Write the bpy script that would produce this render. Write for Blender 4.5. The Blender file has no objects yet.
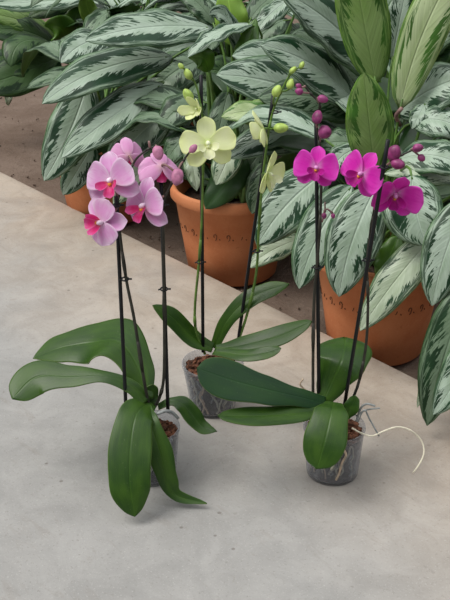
import bpy, math, random
from mathutils import Vector, Matrix, noise

SC = bpy.context.scene
COL = SC.collection
F = 1050.0                       # focal length in pixels of the 450x600 frame
PITCH = math.radians(25.5)
CAM = Vector((0, 0, 1.2))
FW = Vector((0, math.cos(PITCH), -math.sin(PITCH)))
UP = Vector((0, math.sin(PITCH), math.cos(PITCH)))
RT = Vector((1, 0, 0))
GROUND = -0.05                   # earth beyond the slab


def P(px, py, Y):
    """point of the place seen at a pixel, at distance Y"""
    d = FW + RT * ((px - 225) / F) + UP * ((300 - py) / F)
    return CAM + d * (Y / d.y)


def proj(p):
    d = p - CAM
    w = d.dot(FW)
    return Vector((225 + F * d.dot(RT) / w, 300 - F * d.dot(UP) / w)), w


def cdir(r, u, t):
    return (RT * r + UP * u - FW * t).normalized()


# ------------------------------------------------------------------ camera
cd = bpy.data.cameras.new('camera')
cam = bpy.data.objects.new('camera', cd)
COL.objects.link(cam)
cam.location = CAM
cam.rotation_euler = (math.pi / 2 - PITCH, 0, 0)
cd.sensor_fit = 'VERTICAL'
cd.sensor_height = 36
cd.lens = 36 * F / 600
cd.clip_start = 0.05
SC.camera = cam


# ------------------------------------------------------------------ materials
class NT:
    def __init__(self, name):
        self.mat = bpy.data.materials.new(name)
        self.mat.use_nodes = True
        self.t = self.mat.node_tree
        self.t.nodes.clear()
        self.out = self.t.nodes.new('ShaderNodeOutputMaterial')

    def n(self, typ, **kw):
        nd = self.t.nodes.new(typ)
        for k, v in kw.items():
            setattr(nd, k, v)
        return nd

    def put(self, sock, v):
        if v is None:
            return
        if isinstance(v, bpy.types.NodeSocket):
            self.t.links.new(v, sock)
        elif isinstance(v, (tuple, list)) and len(v) == 3 and sock.type == 'RGBA':
            sock.default_value = (*v, 1)
        else:
            sock.default_value = v

    def m(self, op, a, b=None, c=None, clamp=False):
        nd = self.n('ShaderNodeMath', operation=op, use_clamp=clamp)
        self.put(nd.inputs[0], a)
        self.put(nd.inputs[1], b)
        if c is not None:
            self.put(nd.inputs[2], c)
        return nd.outputs[0]

    def smooth(self, v, a, b, lo=0.0, hi=1.0):
        nd = self.n('ShaderNodeMapRange', interpolation_type='SMOOTHSTEP')
        self.put(nd.inputs[0], v)
        for i, x in enumerate((a, b, lo, hi)):
            self.put(nd.inputs[1 + i], x)
        return nd.outputs[0]

    def mix(self, f, a, b, blend='MIX'):
        nd = self.n('ShaderNodeMix', data_type='RGBA', blend_type=blend)
        self.put(nd.inputs[0], f)
        self.put(nd.inputs[6], a)
        self.put(nd.inputs[7], b)
        return nd.outputs[2]

    def noise(self, vec, scale=1, detail=2, rough=.5, dist=0.0):
        nd = self.n('ShaderNodeTexNoise')
        self.put(nd.inputs['Vector'], vec)
        nd.inputs['Scale'].default_value = scale
        nd.inputs['Detail'].default_value = detail
        nd.inputs['Roughness'].default_value = rough
        nd.inputs['Distortion'].default_value = dist
        return nd.outputs[0]

    def xyz(self, x, y, z):
        nd = self.n('ShaderNodeCombineXYZ')
        for i, v in enumerate((x, y, z)):
            self.put(nd.inputs[i], v)
        return nd.outputs[0]

    def uv(self):
        nd = self.n('ShaderNodeUVMap')
        s = self.n('ShaderNodeSeparateXYZ')
        self.t.links.new(nd.outputs[0], s.inputs[0])
        av = self.m('ABSOLUTE', self.m('MULTIPLY_ADD', s.outputs[0], 2.0, -1.0))
        return s.outputs[0], s.outputs[1], av

    def obj(self):
        return self.n('ShaderNodeTexCoord').outputs['Object']

    def rnd(self):
        return self.n('ShaderNodeObjectInfo').outputs['Random']

    def bump(self, h, strength=.3, dist=.01):
        nd = self.n('ShaderNodeBump')
        nd.inputs['Strength'].default_value = strength
        nd.inputs['Distance'].default_value = dist
        self.put(nd.inputs['Height'], h)
        return nd.outputs[0]

    def finish(self, color, rough=.5, normal=None, trans=0.0, tcolor=None, spec=.5, coat=0.0, transp=None, metal=0.0):
        p = self.n('ShaderNodeBsdfPrincipled')
        self.put(p.inputs['Base Color'], color)
        self.put(p.inputs['Roughness'], rough)
        p.inputs['Specular IOR Level'].default_value = spec
        p.inputs['Coat Weight'].default_value = coat
        p.inputs['Metallic'].default_value = metal
        if normal is not None:
            self.put(p.inputs['Normal'], normal)
        sh = p.outputs[0]
        if trans:
            tr = self.n('ShaderNodeBsdfTranslucent')
            self.put(tr.inputs['Color'], tcolor if tcolor is not None else color)
            mx = self.n('ShaderNodeMixShader')
            mx.inputs[0].default_value = trans
            self.t.links.new(sh, mx.inputs[1])
            self.t.links.new(tr.outputs[0], mx.inputs[2])
            sh = mx.outputs[0]
        if transp is not None:
            fac, tc = transp
            tr = self.n('ShaderNodeBsdfTransparent')
            self.put(tr.inputs['Color'], tc)
            mx = self.n('ShaderNodeMixShader')
            self.put(mx.inputs[0], fac)
            self.t.links.new(sh, mx.inputs[1])
            self.t.links.new(tr.outputs[0], mx.inputs[2])
            sh = mx.outputs[0]
        self.t.links.new(sh, self.out.inputs[0])
        return self.mat


def variegated(name, silver, dark, edge, start=.62):
    """silver blade with dark feathered strokes along the side veins"""
    t = NT(name)
    x, u, av = t.uv()
    r = t.rnd()
    side = t.m('GREATER_THAN', x, .5)
    seed = t.m('MULTIPLY_ADD', r, 37.0, t.m('MULTIPLY', side, 11.3))
    q = t.m('SUBTRACT', u, t.m('MULTIPLY', t.m('POWER', av, 1.25), .34))
    n1 = t.noise(t.xyz(t.m('MULTIPLY', q, 32.0), t.m('MULTIPLY', av, 2.9), seed), 1, 3, .60, .30)
    n2 = t.noise(t.xyz(t.m('MULTIPLY', q, 6.0), t.m('MULTIPLY', av, 2.4), t.m('ADD', seed, 5.0)), 1, 2, .5)
    # strokes thickest two thirds of the way out
    lean = t.smooth(av, .12, .66, -.34, .10)
    s = t.m('ADD', t.m('ADD', t.m('MULTIPLY', t.m('SUBTRACT', n1, .5), 1.3), t.m('MULTIPLY', t.m('SUBTRACT', n2, .5), 1.35)), lean)
    s = t.m('ADD', s, t.m('MULTIPLY', t.m('SUBTRACT', r, .5), .10))
    d = t.smooth(s, start, start + .05)
    # long streaks that run out along the margin
    st = t.noise(t.xyz(t.m('MULTIPLY', q, 5.0), t.m('MULTIPLY', av, 17.0), seed), 1, 3, .62, .3)
    d2 = t.m('MULTIPLY', t.smooth(st, .46, .53), t.smooth(av, .66, .76))
    d = t.m('MAXIMUM', t.m('MULTIPLY', d, t.smooth(av, .80, .70)), t.m('MULTIPLY', d2, .85))
    d = t.m('MULTIPLY', d, t.smooth(av, .08, .2))
    vein = t.noise(t.xyz(t.m('MULTIPLY', q, 30.0), t.m('MULTIPLY', av, .6), 0.0), 1, 1)
    cl = t.noise(t.xyz(t.m('MULTIPLY', u, 4.0), t.m('MULTIPLY', x, 3.0), seed), 1, 2)
    sil = t.mix(t.smooth(vein, .4, .62), tuple(c * .90 for c in silver), silver)
    sil = t.mix(t.smooth(cl, .35, .7, 0.0, .32), sil, edge)
    sil = t.mix(t.smooth(av, .70, .98, 0.0, .55), sil, edge)
    sil = t.mix(t.smooth(av, .03, .012, 0.0, .5), sil, tuple(min(1, c * 1.25) for c in silver))
    dk = t.mix(t.smooth(cl, .3, .7), dark, tuple(c * 1.7 for c in dark))
    c = t.mix(d, sil, dk)
    c = t.mix(t.smooth(av, .955, .985, 0.0, .6), c, edge)
    h = t.m('ADD', t.m('MULTIPLY', vein, .6), t.smooth(av, 0.0, .07))
    return t.finish(c, t.m('MULTIPLY_ADD', n1, .15, .33), t.bump(h, .45, .005), .10, (.20, .36, .06), .38)


def plain_leaf(name, col, col2, rough=.38, trans=.12, freq=26.0, spec=.5):
    t = NT(name)
    x, u, av = t.uv()
    q = t.m('SUBTRACT', u, t.m('MULTIPLY', av, .3))
    n = t.noise(t.xyz(t.m('MULTIPLY', q, freq), av, t.rnd()), 1, 2)
    big = t.noise(t.xyz(t.m('MULTIPLY', u, 3.0), t.m('MULTIPLY', x, 2.0), t.m('MULTIPLY', t.rnd(), 20.0)), 1, 2)
    c = t.mix(t.smooth(big, .3, .7), col, col2)
    c = t.mix(t.smooth(av, .05, .015, 0.0, .35), c, tuple(min(1, v * 1.9) for v in col2))
    return t.finish(c, rough, t.bump(n, .12, .003), trans, (.22, .42, .05), spec)


def strap_leaf(name, col, col2):
    """thick smooth orchid leaf with a groove down the middle"""
    t = NT(name)
    x, u, av = t.uv()
    big = t.noise(t.xyz(t.m('MULTIPLY', u, 4.0), t.m('MULTIPLY', x, 2.5), t.m('MULTIPLY', t.rnd(), 30.0)), 1, 3)
    ln = t.noise(t.xyz(t.m('MULTIPLY', u, 1.5), t.m('MULTIPLY', x, 60.0), 0.0), 1, 1)
    spk = t.noise(t.xyz(t.m('MULTIPLY', u, 70.0), t.m('MULTIPLY', x, 24.0), 3.0), 1, 1)
    c = t.mix(t.smooth(big, .3, .72), col, col2)
    c = t.mix(t.smooth(ln, .45, .7, 0.0, .22), c, tuple(v * 1.5 for v in col2))
    c = t.mix(t.smooth(av, .045, .012, 0.0, .22), c, tuple(v * 1.7 for v in col2))
    c = t.mix(t.smooth(spk, .70, .76, 0.0, .25), c, (.20, .24, .13))
    c = t.mix(t.smooth(av, .96, .995, 0.0, .6), c, (.16, .24, .07))
    h = t.m('ADD', t.smooth(av, 0.0, .08), t.m('MULTIPLY', ln, .25))
    return t.finish(c, t.m('MULTIPLY_ADD', big, .2, .27), t.bump(h, .25, .003), .05, (.2, .4, .03), .36)


def petal_mat(name, centre, mid, rim, vein, vs=.5):
    t = NT(name)
    x, u, av = t.uv()
    r = t.m('MULTIPLY', t.rnd(), 9.0)
    fan = t.m('DIVIDE', t.m('SUBTRACT', x, .5), t.m('ADD', .35, u))
    n = t.noise(t.xyz(t.m('MULTIPLY', x, 15.0), t.m('MULTIPLY', u, 1.6), r), 1, 3, .6, .3)
    b = t.noise(t.xyz(t.m('MULTIPLY', x, 3.0), t.m('MULTIPLY', u, 3.0), r), 1, 2)
    c = t.mix(t.smooth(u, .02, .40), centre, mid)
    c = t.mix(t.smooth(t.m('MAXIMUM', u, av), .62, 1.0), c, rim)
    c = t.mix(t.smooth(b, .35, .7, 0.0, .35), c, rim)
    c = t.mix(t.smooth(n, .50, .66, 0.0, vs), c, vein)
    return t.finish(c, .5, t.bump(n, .12, .002), .30, mid, .25)


def flat_mat(name, col, rough=.5, var=.25, scale=60, trans=0.0, spec=.4, bump=0.1):
    t = NT(name)
    n = t.noise(t.obj(), scale, 3)
    c = t.mix(t.smooth(n, .3, .7), tuple(v * (1 - var) for v in col), tuple(min(1, v * (1 + var)) for v in col))
    return t.finish(c, rough, t.bump(n, bump, .002), trans, col, spec)


M = {}
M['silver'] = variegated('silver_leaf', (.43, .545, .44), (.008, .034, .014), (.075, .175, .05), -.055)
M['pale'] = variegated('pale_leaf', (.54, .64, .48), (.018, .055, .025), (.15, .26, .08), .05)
M['shade'] = variegated('shade_leaf', (.185, .27, .175), (.007, .028, .009), (.035, .09, .017), -.09)  # darker copy of the silver leaf, with shade put into its colour
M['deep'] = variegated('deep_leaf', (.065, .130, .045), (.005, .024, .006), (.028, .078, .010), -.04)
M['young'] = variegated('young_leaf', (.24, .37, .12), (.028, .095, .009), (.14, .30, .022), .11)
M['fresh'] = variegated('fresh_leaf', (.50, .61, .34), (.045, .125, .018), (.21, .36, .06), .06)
M['under'] = plain_leaf('leaf_underside', (.045, .11, .022), (.075, .165, .03))
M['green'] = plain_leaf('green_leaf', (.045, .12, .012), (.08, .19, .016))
M['bright'] = plain_leaf('bright_leaf', (.17, .32, .035), (.24, .42, .06))
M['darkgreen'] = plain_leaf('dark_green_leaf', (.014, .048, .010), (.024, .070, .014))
M['petiole'] = flat_mat('petiole_green', (.10, .20, .04), .45, .25, 30, .05)
M['cane'] = flat_mat('cane_green', (.075, .13, .035), .55, .35, 30)
M['orchid_a'] = strap_leaf('strap_leaf_green', (.015, .050, .004), (.036, .090, .006))
M['orchid_b'] = strap_leaf('strap_leaf_deep', (.009, .040, .013), (.016, .058, .013))
M['orchid_c'] = strap_leaf('strap_leaf_mid', (.013, .044, .004), (.028, .074, .006))
M['orchid_u'] = plain_leaf('strap_leaf_back', (.045, .105, .022), (.075, .15, .032), .45, .06)
M['pink'] = petal_mat('pink_petal', (.90, .66, .86), (.84, .43, .77), (.92, .74, .92), (.74, .26, .64), .45)
M['pinkback'] = petal_mat('pink_petal_back', (.70, .45, .50), (.74, .35, .62), (.82, .50, .74), (.66, .28, .54), .4)
M['magenta'] = petal_mat('magenta_petal', (.80, .42, .74), (.80, .030, .55), (.87, .10, .67), (.60, .010, .40), .35)
M['lime'] = petal_mat('pale_green_petal', (.72, .84, .36), (.93, .98, .64), (.88, .95, .50), (.78, .87, .46), .3)
M['pinklip'] = petal_mat('rose_lip', (.85, .45, .30), (.72, .03, .20), (.78, .16, .42), (.60, .01, .12), .4)
M['maglip'] = petal_mat('purple_lip', (.70, .20, .20), (.40, .006, .22), (.52, .02, .36), (.30, .004, .16), .4)
M['limelip'] = petal_mat('cream_lip', (.80, .80, .30), (.84, .88, .56), (.86, .90, .66), (.76, .84, .40), .3)
M['callus'] = flat_mat('yellow_callus', (.85, .38, .04), .45, .3, 300)
M['column_w'] = flat_mat('column_white', (.82, .66, .78), .45, .1, 200)
M['column_m'] = flat_mat('column_mauve', (.70, .30, .62), .45, .1, 200)
M['column_g'] = flat_mat('column_cream', (.82, .88, .60), .45, .1, 200)
M['bud_pink'] = flat_mat('bud_rose', (.52, .20, .34), .45, .3, 90, .1)
M['bud_mag'] = flat_mat('bud_purple', (.27, .045, .16), .42, .35, 90, .05)
M['bud_lime'] = flat_mat('bud_lime', (.42, .58, .13), .42, .25, 90, .1)
M['stem_g'] = flat_mat('flower_stem_green', (.075, .160, .028), .45, .3, 40)
M['stem_l'] = flat_mat('flower_stem_lime', (.10, .19, .032), .45, .25, 40)
M['stem_d'] = flat_mat('flower_stem_dark', (.032, .031, .022), .5, .4, 40)
M['stem_m'] = flat_mat('flower_stem_mauve', (.26, .15, .14), .5, .3, 40)
M['stake'] = flat_mat('black_plastic', (.007, .008, .010), .42, .2, 30, 0, .3)
M['cutend'] = flat_mat('cut_cane_end', (.65, .60, .50), .7, .1, 80)
M['root'] = flat_mat('pale_root', (.46, .45, .36), .6, .25, 70)
M['root_grey'] = flat_mat('grey_root', (.25, .27, .27), .6, .3, 70)
M['root_tan'] = flat_mat('tan_root', (.55, .43, .32), .6, .25, 70)
M['root_white'] = flat_mat('white_root', (.74, .70, .56), .6, .12, 70)
M['marks'] = flat_mat('stamped_mark_shade', (.10, .042, .020), .9, .3, 60)  # dark colour stands for the shade inside the stamped grooves
M['crumb'] = flat_mat('earth_crumbs', (.12, .085, .065), .95, .5, 60)


def concrete_mat():
    t = NT('concrete')
    o = t.obj()
    big = t.noise(o, 2.2, 5, .6, .3)
    mid = t.noise(o, 9, 6, .65, .6)
    fine = t.noise(o, 90, 4, .7)
    grit = t.noise(o, 260, 2, .5)
    s = t.n('ShaderNodeSeparateXYZ')
    t.put(s.inputs[0], o)
    # object axes: the Y axis of the slab runs away from its kerb edge
    worn = t.smooth(t.m('ADD', s.outputs[1], t.m('MULTIPLY', t.m('SUBTRACT', big, .5), .5)), .72, .0)
    c = t.mix(t.smooth(mid, .25, .75), (.28, .277, .268), (.362, .357, .345))
    wc = t.mix(t.smooth(mid, .3, .7), (.375, .310, .247), (.48, .412, .343))
    c = t.mix(worn, c, wc)
    c = t.mix(t.smooth(big, .52, .72, 0.0, .35), c, (.27, .265, .255))
    mp = t.n('ShaderNodeMapping')
    mp.inputs['Scale'].default_value = (6, 26, 6)
    mp.inputs['Rotation'].default_value = (0, 0, .7)
    t.put(mp.inputs[0], o)
    streak = t.noise(mp.outputs[0], 1, 5, .7, .5)
    c = t.mix(t.smooth(streak, .57, .68, 0.0, .20), c, (.22, .19, .16))
    st2 = t.noise(o, 20, 6, .75, 1.0)
    c = t.mix(t.smooth(st2, .60, .72, 0.0, .26), c, (.20, .17, .14))
    c = t.mix(t.smooth(st2, .36, .29, 0.0, .18), c, (.52, .51, .49))
    c = t.mix(t.smooth(fine, .58, .72, 0.0, .5), c, (.20, .185, .17))
    c = t.mix(t.smooth(grit, .40, .28, 0.0, .35), c, (.50, .49, .47))
    grain = t.noise(o, 170, 5, .75)
    c = t.mix(t.smooth(grain, .56, .70, 0.0, .45), c, (.16, .145, .13))
    fleck = t.noise(o, 48, 5, .75, .4)
    c = t.mix(t.smooth(fleck, .66, .72, 0.0, .55), c, (.15, .13, .115))
    v = t.n('ShaderNodeTexVoronoi')
    v.inputs['Scale'].default_value = 26
    t.put(v.inputs['Vector'], o)
    gate = t.smooth(t.noise(o, 5, 2), .55, .62)
    pit = t.m('MULTIPLY', t.smooth(v.outputs['Distance'], .13, .07), gate)
    c = t.mix(t.m('MULTIPLY', pit, .6), c, (.13, .11, .095))
    h = t.m('ADD', t.m('MULTIPLY', mid, .5), t.m('SUBTRACT', t.m('MULTIPLY', fine, .5), pit))
    return t.finish(c, .88, t.bump(h, .22, .006), spec=.2)


def earth_mat():
    t = NT('earth')
    o = t.obj()
    a = t.noise(o, 4, 6, .65, .4)
    b = t.noise(o, 22, 6, .7, .5)
    f = t.noise(o, 110, 3, .7)
    c = t.mix(t.smooth(a, .3, .7), (.145, .104, .080), (.215, .162, .130))
    c = t.mix(t.smooth(b, .55, .70, 0.0, .6), c, (.105, .078, .062))
    c = t.mix(t.smooth(f, .60, .72, 0.0, .45), c, (.34, .28, .24))
    c = t.mix(t.smooth(f, .40, .30, 0.0, .4), c, (.10, .07, .055))
    h = t.m('ADD', b, t.m('MULTIPLY', f, .5))
    return t.finish(c, .95, t.bump(h, .7, .012), spec=.1)


def terracotta_mat():
    t = NT('terracotta')
    o = t.obj()
    a = t.noise(o, 7, 5, .6, .3)
    f = t.noise(o, 140, 3, .6)
    c = t.mix(t.smooth(a, .3, .7), (.50, .165, .065), (.60, .235, .105))
    c = t.mix(t.smooth(f, .55, .75, 0.0, .3), c, (.66, .31, .16))
    c = t.mix(t.smooth(f, .38, .28, 0.0, .35), c, (.34, .10, .04))
    return t.finish(c, .72, t.bump(f, .12, .003), spec=.25)


def bark_mat():
    t = NT('bark')
    o = t.obj()
    a = t.noise(o, 75, 4, .7, .5)
    b = t.noise(o, 260, 3, .6)
    c = t.mix(t.smooth(a, .38, .62), (.045, .022, .014), (.20, .085, .05))
    c = t.mix(t.smooth(b, .58, .7, 0.0, .5), c, (.30, .18, .12))
    return t.finish(c, .9, t.bump(t.m('ADD', a, b), .6, .004), spec=.15)


def soil_mat():
    t = NT('potting_soil')
    o = t.obj()
    a = t.noise(o, 60, 4, .7)
    c = t.mix(t.smooth(a, .35, .65), (.018, .012, .009), (.06, .042, .03))
    return t.finish(c, .95, t.bump(a, .8, .01), spec=.1)


def filling_mat():
    t = NT('bark_filling')
    o = t.obj()
    a = t.noise(o, 55, 4, .65, .5)
    b = t.noise(o, 170, 3, .6)
    c = t.mix(t.smooth(a, .40, .60), (.022, .020, .019), (.085, .075, .068))
    c = t.mix(t.smooth(b, .60, .7, 0.0, .5), c, (.27, .26, .235))
    return t.finish(c, .7, t.bump(a, .5, .004), spec=.3)


def plastic_mat():
    t = NT('clear_plastic')
    o = t.obj()
    lw = t.n('ShaderNodeLayerWeight')
    lw.inputs[0].default_value = .35
    n = t.noise(o, 45, 4, .65, .4)
    f = t.m('SUBTRACT', t.smooth(lw.outputs['Facing'], .2, .95, .84, .35), t.smooth(n, .55, .72, 0.0, .14))
    return t.finish((.46, .47, .49), .16, None, 0, None, .6, transp=(f, (.92, .93, .95)))


M['concrete'] = concrete_mat()
M['earth'] = earth_mat()
M['terracotta'] = terracotta_mat()
M['bark'] = bark_mat()
M['soil'] = soil_mat()
M['filling'] = filling_mat()
M['plastic'] = plastic_mat()


# ------------------------------------------------------------------ mesh tools
class MB:
    def __init__(self):
        self.v, self.f, self.uv, self.mi = [], [], [], []

    def add(self, vs, fs, uvs=None, mi=0):
        o = len(self.v)
        self.v += [Vector(p) for p in vs]
        self.uv += uvs if uvs else [(.5, .5)] * len(vs)
        self.f += [tuple(i + o for i in f) for f in fs]
        self.mi += [mi] * len(fs)

    def grid(self, rows, uvs=None, mi=0, close=False, flip=False):
        """rows: list of equally long point lists"""
        n = len(rows[0])
        vs = [p for r in rows for p in r]
        fs = []
        for i in range(len(rows) - 1):
            for j in range(n if close else n - 1):
                k = (j + 1) % n
                q = (i * n + j, i * n + k, (i + 1) * n + k, (i + 1) * n + j)
                fs.append(q[::-1] if flip else q)
        self.add(vs, fs, uvs, mi)

    def tube(self, pts, rad, mi=0, ns=8, cap=True):
        n = len(pts)
        if not isinstance(rad, (list, tuple)):
            rad = [rad] * n
        rows = []
        ref = None
        for i, p in enumerate(pts):
            t = (pts[min(i + 1, n - 1)] - pts[max(i - 1, 0)]).normalized()
            if ref is None:
                ref = Vector((1, 0, 0)) if abs(t.x) < .8 else Vector((0, 1, 0))
            a = (ref - t * ref.dot(t)).normalized()
            b = t.cross(a)
            ref = a
            rows.append([p + (a * math.cos(k * 2 * math.pi / ns) + b * math.sin(k * 2 * math.pi / ns)) * rad[i] for k in range(ns)])
        self.grid(rows, None, mi, True)
        if cap:
            o = len(self.v) - n * ns
            self.f.append(tuple(o + k for k in reversed(range(ns))))
            self.f.append(tuple(o + (n - 1) * ns + k for k in range(ns)))
            self.mi += [mi, mi]

    def lathe(self, prof, mi=0, ns=48, c=Vector((0, 0, 0))):
        rows = [[c + Vector((r * math.cos(k * 2 * math.pi / ns), r * math.sin(k * 2 * math.pi / ns), z)) for k in range(ns)] for r, z in prof]
        self.grid(rows, None, mi, True)

    def blob(self, c, ax, la, lb, mi=0, ns=12, nr=8, ridge=0.0, taper=0.0):
        """ellipsoid of half length la along ax and half width lb, flattened into lobes by ridge"""
        ax = ax.normalized()
        a = ax.orthogonal().normalized()
        b = ax.cross(a)
        rows = []
        for i in range(nr + 1):
            th = math.pi * i / nr
            z = -math.cos(th)
            r = math.sin(th) * lb * (1 - taper * z) + 1e-5
            rows.append([c + ax * z * la + (a * math.cos(k * 2 * math.pi / ns) + b * math.sin(k * 2 * math.pi / ns)) * r * (1 + ridge * math.cos(3 * k * 2 * math.pi / ns)) for k in range(ns)])
        self.grid(rows, None, mi, True)

    def build(self, name, mats, parent=None, loc=None, smooth=True, solid=0.0, sub=0):
        me = bpy.data.meshes.new(name)
        off = loc if loc is not None else Vector((0, 0, 0))
        me.from_pydata([tuple(p - off) for p in self.v], [], self.f)
        for m in mats:
            me.materials.append(m)
        for p, i in zip(me.polygons, self.mi):
            p.material_index = i
            p.use_smooth = smooth
        ul = me.uv_layers.new(name='UVMap')
        for lp in me.loops:
            ul.data[lp.index].uv = self.uv[lp.vertex_index]
        me.update()
        o = bpy.data.objects.new(name, me)
        COL.objects.link(o)
        if parent:
            o.parent = parent
        if sub:
            s = o.modifiers.new('smooth', 'SUBSURF')
            s.levels = s.render_levels = sub
        if solid:
            s = o.modifiers.new('thickness', 'SOLIDIFY')
            s.thickness = abs(solid)
            s.offset = -1
            if len(mats) > 1 and solid > 0:
                s.material_offset = 1
        return o


def curve(pts, n):
    """smooth curve through the points"""
    out = []
    m = len(pts)
    if m == 2:
        return [pts[0].lerp(pts[1], i / (n - 1)) for i in range(n)]
    for i in range(n):
        s = i / (n - 1) * (m - 1)
        k = min(int(s), m - 2)
        f = s - k
        p1, p2 = pts[k], pts[k + 1]
        p0 = pts[k - 1] if k > 0 else p1 * 2 - p2
        p3 = pts[k + 2] if k + 2 < m else p2 * 2 - p1
        out.append(.5 * ((2 * p1) + (p2 - p0) * f + (2 * p0 - 5 * p1 + 4 * p2 - p3) * f * f + (3 * p1 - p0 - 3 * p2 + p3) * f ** 3))
    return out


def interp(a, x):
    s = x * (len(a) - 1)
    k = min(int(s), len(a) - 2)
    f = s - k
    f = f * f * (3 - 2 * f)
    return a[k] * (1 - f) + a[k + 1] * f


def empty(name, loc, label, cat, group=None):
    o = bpy.data.objects.new(name, None)
    o.empty_display_size = .05
    COL.objects.link(o)
    o.location = loc
    o['label'] = label
    o['category'] = cat
    if group:
        o['group'] = group
    return o


# ------------------------------------------------------------------ leaves
def blade(mb, mid, hl, hr, nh, prof, fold=.2, droop=.15, wave=0.0, seed=0, nv=5, mi=0, twist=0.0):
    """a leaf blade along the points mid; hl, hr half widths in metres; nh: the way its face looks"""
    nu = len(mid)
    rows, uvs = [], []
    R = random.Random(seed)
    ph1, ph2 = R.uniform(0, 6.3), R.uniform(0, 6.3)
    fr = R.uniform(2.2, 3.6)
    for i, c in enumerate(mid):
        u = i / (nu - 1)
        t = (mid[min(i + 1, nu - 1)] - mid[max(i - 1, 0)]).normalized()
        s = nh.cross(t)
        s.normalize()
        n = t.cross(s)
        if twist:
            q = Matrix.Rotation(twist * (u - .4), 3, t)
            s = q @ s
            n = q @ n
        row = []
        w = prof(u)
        for j in range(-nv, nv + 1):
            v = j / nv
            h = (hl if v < 0 else hr) * w
            a = abs(v)
            y = h * a
            ph = ph1 if v < 0 else ph2
            z = fold * y - droop * y * a + wave * math.sin(fr * 2 * math.pi * u + ph) * a * a * math.sin(math.pi * u)
            row.append(c + s * (y if v > 0 else -y) + n * z)
            uvs.append((.5 + .5 * v, u))
        rows.append(row)
    mb.grid(rows, uvs, mi, flip=True)


def prof_agl(u):
    return max(.0, (u + .002) ** .55 * (1.0001 - u) ** .74) / .4158


def px_width(c, t, s, hw):
    """metres that make hw pixels across, for a leaf at c running along t with side axis s"""
    a, w = proj(c)
    b, _ = proj(c + t * .01)
    d, _ = proj(c + s * .01)
    pt = (b - a)
    pt.normalize()
    ps = (d - a) / .01
    across = abs(ps.x * pt.y - ps.y * pt.x)
    return hw / max(across, .5 * F / w)


def agl_leaf(parent, root, crown, b, t, hw, Yb, Yt, arch=6, m='silver', k=.5, hr=None, fold=.30, droop=.34, wave=.006, seed=None, mid=None, back=False, petiole=True, thick=.0008):
    """a hand placed leaf: base and tip as pixels with their distances, half width in pixels"""
    seed = seed if seed is not None else int(b[0] * 7 + t[1] * 13 + t[0])
    pb, pt = P(*b, Yb), P(*t, Yt)
    if mid is None:
        d = Vector((t[0] - b[0], t[1] - b[1]))
        nrm = Vector((-d.y, d.x)).normalized()
        if nrm.y > 0:
            nrm = -nrm
        mp = ((b[0] + t[0]) / 2 + nrm.x * arch, (b[1] + t[1]) / 2 + nrm.y * arch)
        pm = P(*mp, (Yb + Yt) / 2 - .01)
    else:
        pm = P(*mid)
    ctrl = pm * 2 - (pb + pt) * .5
    N = 22
    ml = []
    for i in range(N):
        u = i / (N - 1)
        ml.append(pb * (1 - u) ** 2 + ctrl * 2 * u * (1 - u) + pt * u * u)
    cmid = ml[9]
    tv = (ml[11] - ml[7]).normalized()
    tocam = (CAM - cmid).normalized()
    nh = tocam * k + Vector((0, 0, 1)) * (1 - k)
    if back:
        nh = -nh
    nh = (nh - tv * nh.dot(tv)).normalized()
    s = nh.cross(tv).normalized()
    h1 = px_width(cmid, tv, s, hw * 1.06)
    h2 = px_width(cmid, tv, s, (hr if hr is not None else hw) * 1.06)
    mb = MB()
    blade(mb, ml, h1, h2, nh, prof_agl, fold, droop, wave, seed)
    o = mb.build('leaf', [M[m], M['under']], parent, root, solid=thick)
    if petiole:
        pm2 = MB()
        R = random.Random(seed)
        c0 = crown + Vector((R.uniform(-.02, .02), R.uniform(-.02, .02), 0))
        dirb = (ml[0] - ml[2]).normalized()
        L = (ml[0] - c0).length
        c1 = c0 + Vector((0, 0, L * .45))
        c2 = ml[0] + dirb * L * .25
        pts = []
        for i in range(10):
            u = i / 9
            pts.append(c0 * (1 - u) ** 3 + c1 * 3 * u * (1 - u) ** 2 + c2 * 3 * u * u * (1 - u) + ml[1] * u ** 3)
        pm2.tube(pts, [.0055 - .003 * i / 9 for i in range(10)], ns=7)
        pm2.build('leaf_stalk', [M['petiole']], o, root)
    return o


def wild_leaf(parent, root, crown, az, lift, reach, length, width, m, R, droop_tip):
    """leaf of the plant's own growth: az round the plant, lift = height of its base over the crown"""
    d = Vector((math.cos(az), math.sin(az), 0))
    b = crown + d * reach + Vector((0, 0, lift))
    mdp = b + d * length * .52 + Vector((0, 0, length * R.uniform(.05, .18)))
    tp = b + d * length * .92 + Vector((0, 0, -length * droop_tip))
    ctrl = mdp * 2 - (b + tp) * .5
    ml = []
    for i in range(16):
        u = i / 15
        ml.append(b * (1 - u) ** 2 + ctrl * 2 * u * (1 - u) + tp * u * u)
    tv = (tp - b).normalized()
    nh = (Vector((0, 0, 1)) + d * .35 + Vector((R.uniform(-.35, .35), R.uniform(-.5, 0), 0)))
    nh = (nh - tv * nh.dot(tv)).normalized()
    mb = MB()
    blade(mb, ml, width, width, nh, prof_agl, .2, .2, .005, R.random(), nv=4)
    o = mb.build('leaf', [M[m], M['under']], parent, root, solid=.0008)
    c0 = crown + Vector((R.uniform(-.02, .02), R.uniform(-.02, .02), 0))
    c1 = c0 + Vector((0, 0, lift * .6 + .04))
    pts = []
    for i in range(8):
        u = i / 7
        pts.append(c0 * (1 - u) ** 2 + c1 * 2 * u * (1 - u) + ml[1] * u * u)
    pm2 = MB()
    pm2.tube(pts, [.0055 - .003 * i / 7 for i in range(8)], ns=6)
    pm2.build('leaf_stalk', [M['petiole']], o, root)


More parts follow.
